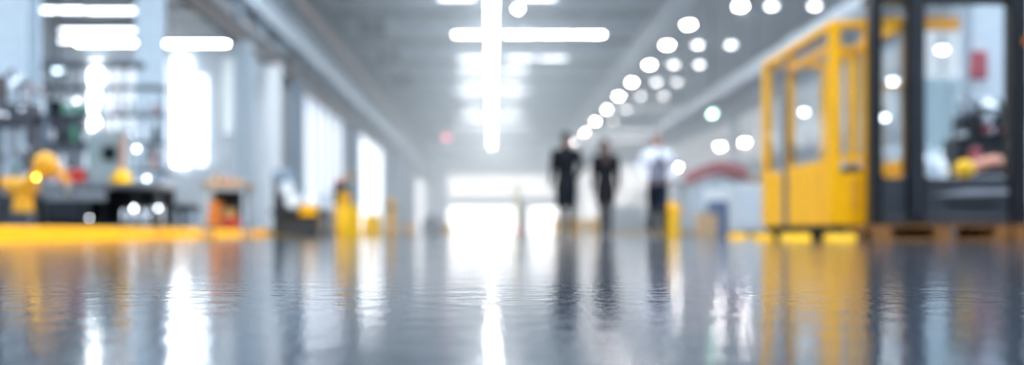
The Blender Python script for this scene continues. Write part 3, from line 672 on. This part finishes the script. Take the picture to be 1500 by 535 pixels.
# overhead cable trays / pipes near
t = thing('cable_boom', 'dark overhead boom with cables hanging over the workbench', 'boom', (-6.2, 13.6, 0))
obj('mast', B().box(-.05, .05, -.05, .05, 0, 2.35), 'dgrey', t)
obj('boom_arm', B().box(-.05, 1.6, -.03, .03, 2.25, 2.33), 'dgrey', t)
rr = random.Random(5)
for k in range(7):
    x = .15+.2*k; z = rr.uniform(1.2, 1.9)
    obj('cable', B().limb([(x, 0, 2.25), (x+rr.uniform(-.06, .06), -.03, (z+2.25)/2), (x+rr.uniform(-.1, .1), 0, z)], [.012]*3, 8), rr.choice(['black', 'dgrey', 'green', 'rust']), t)
t = thing('monitor', 'small dark monitor hanging from the boom over the workbench', 'monitor', (X(81, 13.4), 13.4, Z(168, 13.4)))
obj('casing', B().box(-.09, .09, -.02, .03, 0, .19, .01), 'black', t); obj('screen', B().box(-.08, .08, -.025, -.02, .015, .175), 'screen', t); obj('bracket', B().cyl((0, .01, .19), (0, .2, 2.29-Z(168, 13.4)), .012, n=8), 'dgrey', t)
t = thing('control_console', 'pale teal control console with a small dark screen on the workbench', 'console', (X(160, 13.9), 13.95, .74))
obj('casing', B().box(-.27, .25, -.15, .15, 0, .68, .03), 'teal', t); obj('screen', B().box(-.06, .14, -.16, -.15, .3, .5, .005), 'screen', t)
obj('buttons', B().cyl((-.18, -.17, .42), (-.18, -.15, .42), .02).cyl((-.18, -.17, .34), (-.18, -.15, .34), .02), 'green', t)
obj('side_trim', B().box(.20, .25, -.165, -.15, .02, .66), 'salmon', t)
# yellow power tool, red tool case, etc
t = thing('hard_hat', 'yellow hard hat on the aisle end of the workbench', 'hard hat', (X(178, 13.75), 13.75, .74))
obj('shell', B().rings([(0, 0, .01, .13, .15), (0, 0, .06, .13, .15), (0, 0, .11, .11, .13), (0, 0, .16, .07, .08), (0, 0, .18, .02, .02)], 20), 'yellow2', t)
obj('brim', B().rings([(0, -.02, 0, .16, .19), (0, -.02, .015, .15, .18)], 20), 'yellow2', t)
t = thing('tool_case', 'red tool case on the workbench beside the yellow robot', 'tool case', (X(103, 13.7), 13.75, .74))
obj('body', B().box(-.15, .15, -.1, .1, 0, .17, .02), 'red', t); obj('handle', B().limb([(-.06, 0, .17), (-.05, 0, .22), (.05, 0, .22), (.06, 0, .17)], [.012]*4, 8), 'black', t)
obj('latch', B().box(-.02, .02, -.11, -.1, .09, .13), 'chrome', t)
# yellow robot
t = thing('robot_arm', 'yellow jointed robot arm on a dark pedestal beside the workbench', 'robot arm', (X(34, 11.), 11., 0))
obj('pedestal', B().box(-.16, .16, -.16, .16, 0, .06, .01).box(-.10, .10, -.10, .10, .06, .30, .02), 'dgrey', t)
obj('waist', B().cyl((0, 0, .30), (0, 0, .46), .11, .10), 'robot', t)
obj('shoulder', B().cyl((-.14, 0, .57), (.13, 0, .57), .10, n=20).box(-.07, .07, -.09, .09, .42, .58, .02), 'robot', t)
obj('upper_arm', B().limb([(.0, -.05, .57), (.13, -.08, .66), (.27, -.05, .76)], [.075, .05, .07]), 'robot', t)
obj('elbow', B().cyl((.20, -.10, .78), (.36, -.10, .78), .115, n=20).ell((.28, -.1, .80), (.13, .12, .13)), 'robot', t)
obj('forearm', B().limb([(.28, -.05, .82), (.40, .0, .72), (.47, .0, .62)], [.055, .045, .035]), 'amber', t)
obj('gripper', B().box(.43, .51, -.05, .05, .52, .60, .01).box(.43, .45, -.05, .05, .46, .52).box(.49, .51, -.05, .05, .46, .52), 'chrome', t)
obj('motor', B().cyl((-.22, 0, .60), (-.14, 0, .60), .07, n=18), 'amber', t)
obj('cable', B().limb([(-.1, .1, .4), (-.22, .12, .55), (-.1, .12, .8), (.1, .05, .92), (.28, 0, .9)], [.018]*5, 8), 'black', t)
# dark press behind the robot
t = thing('press_machine', 'dark upright press with shiny pipes behind the yellow robot arm', 'press', (-5.60, 12.0, 0))
obj('frame', B().box(-.30, -.20, -.12, .14, 0, 1.45, .02).box(.18, .28, -.12, .14, 0, 1.45, .02).box(-.30, .28, -.14, .16, 1.3, 1.58, .03), 'dgrey', t)
obj('bed', B().box(-.30, .28, -.18, .18, .0, .52, .02), 'charcoal', t)
obj('ram', B().cyl((0, 0, 1.0), (0, 0, 1.3), .05).cyl((0, 0, .93), (0, 0, 1.0), .10), 'steel', t)
obj('motor', B().cyl((-.16, 0, 1.58), (-.16, 0, 1.86), .085, n=20).cyl((-.16, 0, 1.86), (-.16, 0, 1.9), .095, n=20), 'brown', t)
rr = random.Random(9)
for k in range(8):
    x = rr.uniform(-.26, .24); z = rr.uniform(.7, 1.5)
    obj('fitting', B().ell((x, -.17, z), (.035, .03, .035)).cyl((x, -.17, z), (x, -.1, z), .02), rr.choice(['chrome', 'steel', 'dgrey', 'green', 'chrome']), t)
for k in range(4):
    x = -.1+.1*k; obj('pipe', B().limb([(x, -.1, 1.56), (x+.02, -.12, 1.78), (x+.10, -.05, 1.98-.08*k), (x+.16, .05, 1.7)], [.016]*4, 8), ['dgrey', 'steel', 'black', 'rust'][k], t)
# counted small items
def can(name, x, y, z, r, h, m, label, group):
    t = tag(obj(name, B().rings([(0, 0, 0, r, r), (0, 0, h*.75, r, r), (0, 0, h*.85, r*.5, r*.5), (0, 0, h, r*.45, r*.45)], 14), m, loc=(x, y, z)), label, 'bottle', group)
rr = random.Random(11)
for k in range(9):
    m = ['chrome', 'white', 'steel', 'chrome', 'white', 'steel', 'chrome', 'card', 'white'][k]
    can('bottle', -4.98+.062*k, 13.85+rr.uniform(-.08, .08), .20, .026, rr.uniform(.13, .24), m, {'chrome': 'shiny chrome bottle', 'white': 'white bottle', 'steel': 'dull steel bottle', 'card': 'tan bottle'}[m]+' on the dark lower shelf of the workbench', 'bottles on the lower workbench shelf, '+m)
cols = ['white', 'steel', 'green', 'dgrey', 'chrome', 'rust', 'teal', 'black', 'white', 'chrome']
nm = {'white': 'white', 'steel': 'dull steel', 'green': 'green', 'dgrey': 'dark grey', 'chrome': 'shiny chrome', 'rust': 'rust coloured', 'teal': 'pale teal', 'black': 'black'}
for z, zn in ((.98, 'lowest'), (1.38, 'second'), (1.78, 'third')):
    for k in range(10):
        m = rr.choice(cols); x = -6.35+.165*k+rr.uniform(-.02, .02)
        if -5.62 < x < -5.45: continue
        can('canister', x, 14.8+rr.uniform(-.03, .05), z, rr.uniform(.035, .06), rr.uniform(.14, .30), m, nm[m]+' canister on the %s shelf of the tool rack' % zn, 'canisters on the tool rack, %s shelf, %s' % (zn, m))
for k in range(5):
    m = ['chrome', 'steel', 'white', 'steel', 'chrome'][k]
    can('canister', -6.15+.13*k, 13.85, .74, .035, .14+.03*k, m, nm[m]+' canister standing on the workbench top', 'canisters on the workbench top, '+m)
t = thing('parts_bin', 'green parts bin on top of the tool rack', 'bin', (X(108, 14.8), 14.85, 1.38+.31+.09))
obj('tray', B().box(-.14, .14, -.09, .09, 0, .14, .01), 'green', t)
# small stand with lamp and vertical pipes next to the bench end
t = thing('drill_press', 'slim steel drill press standing beside the aisle end of the workbench', 'drill', (X(228, 15.2), 15.2, 0))
obj('base', B().box(-.14, .14, -.16, .16, 0, .04, .01), 'dgrey', t); obj('pillar', B().cyl((0, .05, .04), (0, .05, 1.5), .028), 'steel', t)
obj('table', B().box(-.14, .14, -.18, .06, .62, .66, .01), 'steel', t); obj('head', B().box(-.08, .08, -.18, .12, 1.15, 1.38, .03), 'lgrey', t); obj('chuck', B().cyl((0, -.1, 1.0), (0, -.1, 1.15), .02, .035), 'chrome', t)
obj('handwheel', B().cyl((.08, -.05, 1.22), (.11, -.05, 1.22), .08), 'chrome', t)
# black stool
t = thing('stool', 'low black padded stool between the workbench and the parts cart', 'stool', (X(268, 15.5), 15.5, 0))
obj('seat', B().rings([(0, 0, .40, .24, .19), (0, 0, .42, .27, .21), (0, 0, .47, .27, .21), (0, 0, .50, .22, .17)], 24), 'black', t)
obj('pillar', B().cyl((0, 0, .12), (0, 0, .4), .035), 'black', t)
for k in range(5):
    a = 2*PI*k/5; obj('leg', B().limb([(0, 0, .13), (.24*math.cos(a), .24*math.sin(a), .07)], [.022, .018], 8).ell((.24*math.cos(a), .24*math.sin(a), .032), (.03, .03, .03)), 'dgrey', t)
# parts cart
t = thing('parts_cart', 'grey steel parts cart with a wooden top beside the yellow kerb', 'cart', (X(334, 13.2), 13.2, 0))
for x in (-.27, .23):
    for y in (-.2, .16): obj('leg', B().box(x, x+.045, y, y+.045, .06, .66), 'lgrey', t)
obj('worktop', B().box(-.29, .30, -.22, .22, .66, .70, .006), 'wood', t)
obj('frame', B().box(-.27, .275, -.2, -.17, .61, .66).box(-.27, .275, .16, .2, .61, .66), 'lgrey', t)
obj('lower_shelf', B().box(-.27, .275, -.2, .2, .12, .15), 'dgrey', t); obj('back_panel', B().box(-.25, .25, .18, .195, .15, .61), 'black', t)
for x in (-.25, .25):
    for y in (-.18, .18): obj('caster', B().cyl((x-.012, y, .03), (x+.012, y, .03), .03), 'rubber', t)
cx = X(334, 13.2)
for (dx, z, sx, h, m, nmx, lab) in [(-.14, .15, .16, .14, 'orange', 'crate', 'orange crate on the lower shelf of the parts cart'), (-.13, .29+.002, .12, .18, 'orange', 'crate', 'orange crate stacked on another crate in the parts cart'), (.07, .15, .2, .1, 'red', 'crate', 'red crate on the lower shelf of the parts cart'), (.05, .252, .13, .13, 'wood', 'crate', 'brown crate stacked on the red crate in the parts cart')]:
    t = thing(nmx, lab, 'crate', (cx+dx, 13.12, z)); obj('body', B().box(-sx/2, sx/2, -.1, .1, 0, h, .01), m, t); obj('rim', B().box(-sx/2-.008, sx/2+.008, -.108, .108, h-.025, h-.012), m, t)
for (dx, r, h, m, lab) in [(-.2, .04, .09, 'card', 'tan jar at the near corner of the parts cart top'), (-.1, .03, .12, 'wood', 'brown jar on the parts cart top'), (.0, .045, .07, 'salmon', 'pink jar in the middle of the parts cart top'), (.12, .04, .08, 'card', 'short tan jar on the parts cart top')]:
    tag(obj('jar', B().rings([(0, 0, 0, r, r), (0, 0, h*.8, r, r), (0, 0, h, r*.7, r*.7)], 16), m, loc=(cx+dx, 13.2, .70)), lab, 'jar', 'jars on the parts cart')
# cabinets against the cross wall
for k, (px, d, w_, h_, m, lab) in enumerate([(275, 26, 1.6, .7, 'paleblue', 'low pale blue cabinet under the tall dazzling window'), (120, 24, 2.2, 1.1, 'bluegrey', 'wide grey-blue cabinet behind the tool rack'), (20, 19, 1.2, 1.6, 'bluegrey', 'tall grey-blue cabinet behind the thick column'), (75, 20, .9, 2.4, 'dgrey', 'tall dark grey machine cabinet standing behind the tool rack')]):
    t = thing('storage_cabinet', lab, 'cabinet', (X(px, d), d, 0))
    obj('body', B().box(-w_/2, w_/2, 0, .6, .06, h_, .02), m, t); obj('plinth', B().box(-w_/2+.04, w_/2-.04, .04, .56, 0, .06), 'dgrey', t)
    for s in (-1, 1):
        dd = obj('door', B().box(min(.01*s, s*(w_/2-.02)), max(.01*s, s*(w_/2-.02)), -.025, 0, .1, h_-.04, .006), m, t); obj('handle', B().box(s*.06-.012, s*.06+.012, -.05, -.025, h_*.45, h_*.6), 'steel', dd)

# ================================================================== PEOPLE
def remesh(o, v, it=3):
    m = o.modifiers.new('remesh', 'REMESH'); m.mode = 'VOXEL'; m.voxel_size = v; m.use_smooth_shade = True
    s = o.modifiers.new('smooth', 'SMOOTH'); s.iterations = it; s.factor = .5
    return o
def hand(b, w_, dirv, side, curl=.35):
    # palm and five unequal, slightly curled digits hanging from the wrist
    w_ = Vector(w_); d = Vector(dirv).normalized(); fwd = Vector((0, 1, 0)); fwd = (fwd-d*fwd.dot(d)).normalized()
    inn = Vector((-side, 0, 0))
    b.limb([w_, w_+d*.045, w_+d*.085], [(.022, .028, .028), (.018, .040, .03), (.016, .042, .02)], 12)
    for k, (o_, ln) in enumerate([(.032, .072), (.011, .082), (-.011, .075), (-.031, .058)]):
        p = w_+d*.085+fwd*o_
        p2 = p+d*ln*.5+inn*.006; p3 = p2+(d*math.cos(curl)+inn*math.sin(curl)).normalized()*ln*.5
        b.limb([p, p2, p3], [.0095, .0088, .0075], 8)
    p = w_+d*.03+fwd*.035; b.limb([p, p+fwd*.03+d*.03+inn*.012, p+fwd*.034+d*.062+inn*.02], [.013, .011, .009], 8)
def person(name_label, loc, rz, H, kind, stride=.16, arm='swing', headturn=0.):
    k = H/1.75
    t = thing('person', name_label, 'person', loc, rz, 'people walking in the aisle'); t.scale = (k, k, k)
    b = B()
    slim = kind != 'man'
    sh = .185 if slim else .205
    # head, face, ears, neck
    R = Matrix.Rotation(headturn, 4, 'Z')
    def hp(x, y, z): v = R @ Vector((x, y, 0)); return (v.x, v.y, z)
    b.ell((0, 0, 1.655), (.076, .094, .102), (0, 0, headturn), 20); b.ell(hp(0, .03, 1.60), (.056, .062, .058), (0, 0, headturn), 16)
    b.ell(hp(0, .094, 1.638), (.012, .020, .024), (0, 0, headturn), 10); b.ell(hp(0, .086, 1.592), (.024, .014, .010), (0, 0, headturn), 10); b.ell(hp(0, .078, 1.558), (.024, .020, .018), (0, 0, headturn), 10)
    for s in (-1, 1): b.ell(hp(s*.078, 0, 1.645), (.010, .020, .030), (0, 0, headturn), 10)
    b.limb([(0, -.01, 1.48), (0, 0, 1.60)], [.056, .050], 14)
    # torso
    b.rings([(0, 0, .86, .15, .105), (0, 0, .93, .165, .115), (0, 0, 1.05, .135, .095), (0, 0, 1.2, .15, .105), (0, 0, 1.35, sh-.02, .11), (0, 0, 1.44, sh-.02, .085), (0, 0, 1.49, .07, .06)], 24)
    # legs
    def leg(s, ph):
        hx = s*.078; fy = ph*stride
        kn = (hx*.9, ph*stride*.62+.03, .49); an = (hx*.8, fy-(.05 if ph < 0 else 0), .09 if ph > 0 else .13)
        return [(hx, 0, .90), (hx, ph*stride*.35, .70), kn, (hx*.85, (kn[1]+an[1])/2-.015, .33), an], an
    LG = []
    for s, ph in ((-1, 1), (1, -1)):
        pts, an = leg(s, ph); LG.append((pts, an, ph))
        b.limb(pts, [.085, .075, .052, .050, .036], 14)
        b.limb([an, (an[0], an[1]+.07, an[2]-.045), (an[0], an[1]+.15, max(.03, an[2]-.07))], [.035, .038, .03], 12)
    # arms
    AR = []
    for s in (-1, 1):
        if arm == 'elbow' or (arm == 'elbow_one' and s > 0): pts = [(s*sh, 0, 1.42), (s*(sh+.11), -.05, 1.17), (s*(sh-.01), .10, .99)]
        else: pts = [(s*sh, 0, 1.42), (s*(sh+.035), -s*.07-.02, 1.15), (s*(sh+.05), -s*.16+.06, .90)]
        d = Vector(pts[2])-Vector(pts[1]); AR.append((pts, d, s))
        b.limb([pts[0], ((pts[0][0]+pts[1][0])/2, (pts[0][1]+pts[1][1])/2, (pts[0][2]+pts[1][2])/2), pts[1], pts[2]], [.052, .044, .036, .026], 12)
        hand(b, pts[2], d, s)
    body = remesh(obj('body', b, 'tan' if 0 else 'skin', t), .0085, 2)
    # eyes
    for s in (-1, 1): obj('eye', B().ell(hp(s*.029, .083, 1.655), (.012, .008, .008), n=10), 'eye', t)
    # hair
    h = B()
    if kind == 'long':
        h.ell(hp(0, -.018, 1.675), (.088, .098, .100), (0, 0, headturn)); h.ell(hp(0, -.06, 1.60), (.085, .065, .10)); h.ell((0, -.085, 1.50), (.095, .055, .12)); h.ell((0, -.105, 1.40), (.085, .04, .10)); hm = 'hairbr'
    elif kind == 'bun':
        h.ell(hp(0, -.018, 1.68), (.086, .096, .096), (0, 0, headturn)); h.ell(hp(0, -.085, 1.735), (.04, .04, .04)); hm = 'hairb'
    else:
        h.ell(hp(0, -.022, 1.69), (.084, .092, .086), (0, 0, headturn)); hm = 'hairbr'
    remesh(obj('hair', h, hm, t), .012, 2)
    # clothes
    g = 'suit' if kind == 'bun' else 'suit2' if kind == 'long' else 'shirt'
    c = B(); e = .016
    c.rings([(0, 0, .90 if kind == 'man' else .84, .172, .125), (0, 0, .95, .178, .13), (0, 0, 1.06, .152, .115), (0, 0, 1.2, .165, .122), (0, 0, 1.35, sh-.005, .128), (0, 0, 1.45, sh-.005, .10), (0, 0, 1.51, .078, .072)], 26)
    for pts, d, s in AR:
        mid = ((pts[0][0]+pts[1][0])/2, (pts[0][1]+pts[1][1])/2, (pts[0][2]+pts[1][2])/2)
        c.limb([pts[0], mid, pts[1], tuple(Vector(pts[2])-d*.04)], [.07, .060, .054, .040], 14)
    jk = remesh(obj('jacket' if kind != 'man' else 'shirt', c, g, t), .014, 3)
    col = B().rings([(0, 0, 1.49, .082, .078), (0, -.005, 1.535, .062, .062)], 20, cap=False); o = obj('collar', col, g, jk)
    o.modifiers.new('solid', 'SOLIDIFY').thickness = .008
    if kind == 'man':
        remesh(obj('waistcoat', B().rings([(0, 0, .91, .18, .133), (0, 0, 1.06, .160, .122), (0, 0, 1.2, .172, .130), (0, 0, 1.34, .165, .136), (0, .0, 1.40, .09, .125)], 26), 'vest', t), .014, 2)
        obj('tie', B().prism([(-.02, 1.50), (.02, 1.50), (.03, 1.2), (0, 1.16), (-.03, 1.2)], .128, .140), 'navy', t)
        tr = B(); tr.rings([(0, 0, .80, .17, .12), (0, 0, .90, .178, .127), (0, 0, .99, .165, .122)], 24)
        for pts, an, ph in LG: tr.limb(pts, [.108, .100, .085, .078, .070], 14)
        remesh(obj('trousers', tr, 'navy', t), .013, 3)
        obj('belt', B().rings([(0, 0, .965, .186, .140), (0, 0, 1.0, .182, .138)], 24), 'boot', t)
    else:
        lo = .50 if kind == 'bun' else .60
        obj('skirt', B().rings([(0, 0, 1.0, .155, .118), (0, 0, .92, .185, .145), (0, 0, .80, .192, .172), (0, .01, .66, .182, .188), (0, .02, lo, .165, .205)], 26), g, t)
        st = B()
        for pts, an, ph in LG: st.limb(pts, [.090, .083, .062, .060, .046], 14)
        remesh(obj('tights', st, 'tan', t), .012, 2)
    for pts, an, ph in LG:
        bt = B()
        bt.limb([(an[0], an[1], an[2]+(.22 if kind != 'man' else .02)), an, (an[0], an[1]+.08, an[2]-.045), (an[0], an[1]+.17, max(.038, an[2]-.07))], [.062 if kind != 'man' else .05, .048, .047, .038], 14)
        bt.box(an[0]-.038, an[0]+.038, an[1]-.05, an[1]+.20, .0 if ph > 0 else .0, .02) if ph > 0 else bt.limb([(an[0], an[1]+.15, .03), (an[0], an[1]+.19, .028)], [.036, .028])
        bt.cyl((an[0], an[1]-.025, max(0, an[2]-.09)), (an[0], an[1]-.02, an[2]), .026, .034)
        remesh(obj('boot', bt, 'boot', t), .011, 2)
    return t
pd = 17.5
person('person in a black jacket and long black skirt, hair up, walking away', (X(829, pd), pd, 0), .05, 1.77, 'bun', .17, 'elbow_one')
person('person with long dark hair in a short black skirt, head turned aside', (X(888, pd), pd+.1, 0), -.08, 1.66, 'long', .15, 'swing', -1.1)
person('person in a white shirt and navy trousers, facing the camera', (X(959, pd), pd-.3, 0), PI+.05, 1.70, 'man', .15, 'elbow')

# ================================================================== HAZE
def haze(dens):
    m = bpy.data.materials.new('haze'); m.use_nodes = True
    N = m.node_tree.nodes; L = m.node_tree.links; N.clear()
    o = N.new('ShaderNodeOutputMaterial'); v = N.new('ShaderNodeVolumeScatter')
    v.inputs['Color'].default_value = (.84, .93, 1, 1); v.inputs['Density'].default_value = dens; v.inputs['Anisotropy'].default_value = .3
    L.new(v.outputs[0], o.inputs['Volume'])
    M['haze'] = m
    tag(obj('haze', B().box(-15.5, 15.5, 20, 98, .02, 7.9), 'haze'), 'thin bright haze hanging in the far half of the hall', 'haze', kind='stuff')
haze(.021)

# ------------------------------------------------------------------ little glowing beads added as blurred highlights in the workbench bay
for k, (px, py, d, c, e, hold) in enumerate([(10, 186, 13.4, 'yellow', 60, 0), (43, 172, 13.4, 'pale yellow', 70, 0), (2, 140, 13.4, 'white', 80, 0), (16, 160, 13.4, 'white', 40, 0), (112, 148, 13.4, 'white', 40, 0), (53, 260, 10.8, 'amber', 60, 0),
        (131, 320, 13.5, 'white', 25, 0), (200, 218, 13.6, 'white', 70, 0), (215, 262, 14.8, 'white', 60, 0), (196, 305, 13.5, 'white', 80, 0), (232, 305, 13.5, 'white', 60, 0), (458, 290, 22., 'white', 40, 0)]):
    cc = {'yellow': (1, .8, .15), 'pale yellow': (1, .95, .5), 'white': (.9, .95, 1), 'amber': (1, .7, .05)}[c]
    t = thing('indicator_lamp', 'tiny lit %s indicator lamp on a thin stand, %s counted along the workbench bay' % (c, ORD[k]), 'lamp', (X(px, d), d, 0), 0, 'indicator lamps in the workbench bay')
    z = Z(py, d)
    obj('lens', B().ell((0, 0, z), (.016, .016, .016), n=10), emit('lit_indicator', cc, e*.17), t)
    obj('stem', B().cyl((0, 0, 0), (0, 0, z-.014), .006, n=8), 'dgrey', t); obj('base', B().cyl((0, 0, 0), (0, 0, .015), .06), 'dgrey', t)
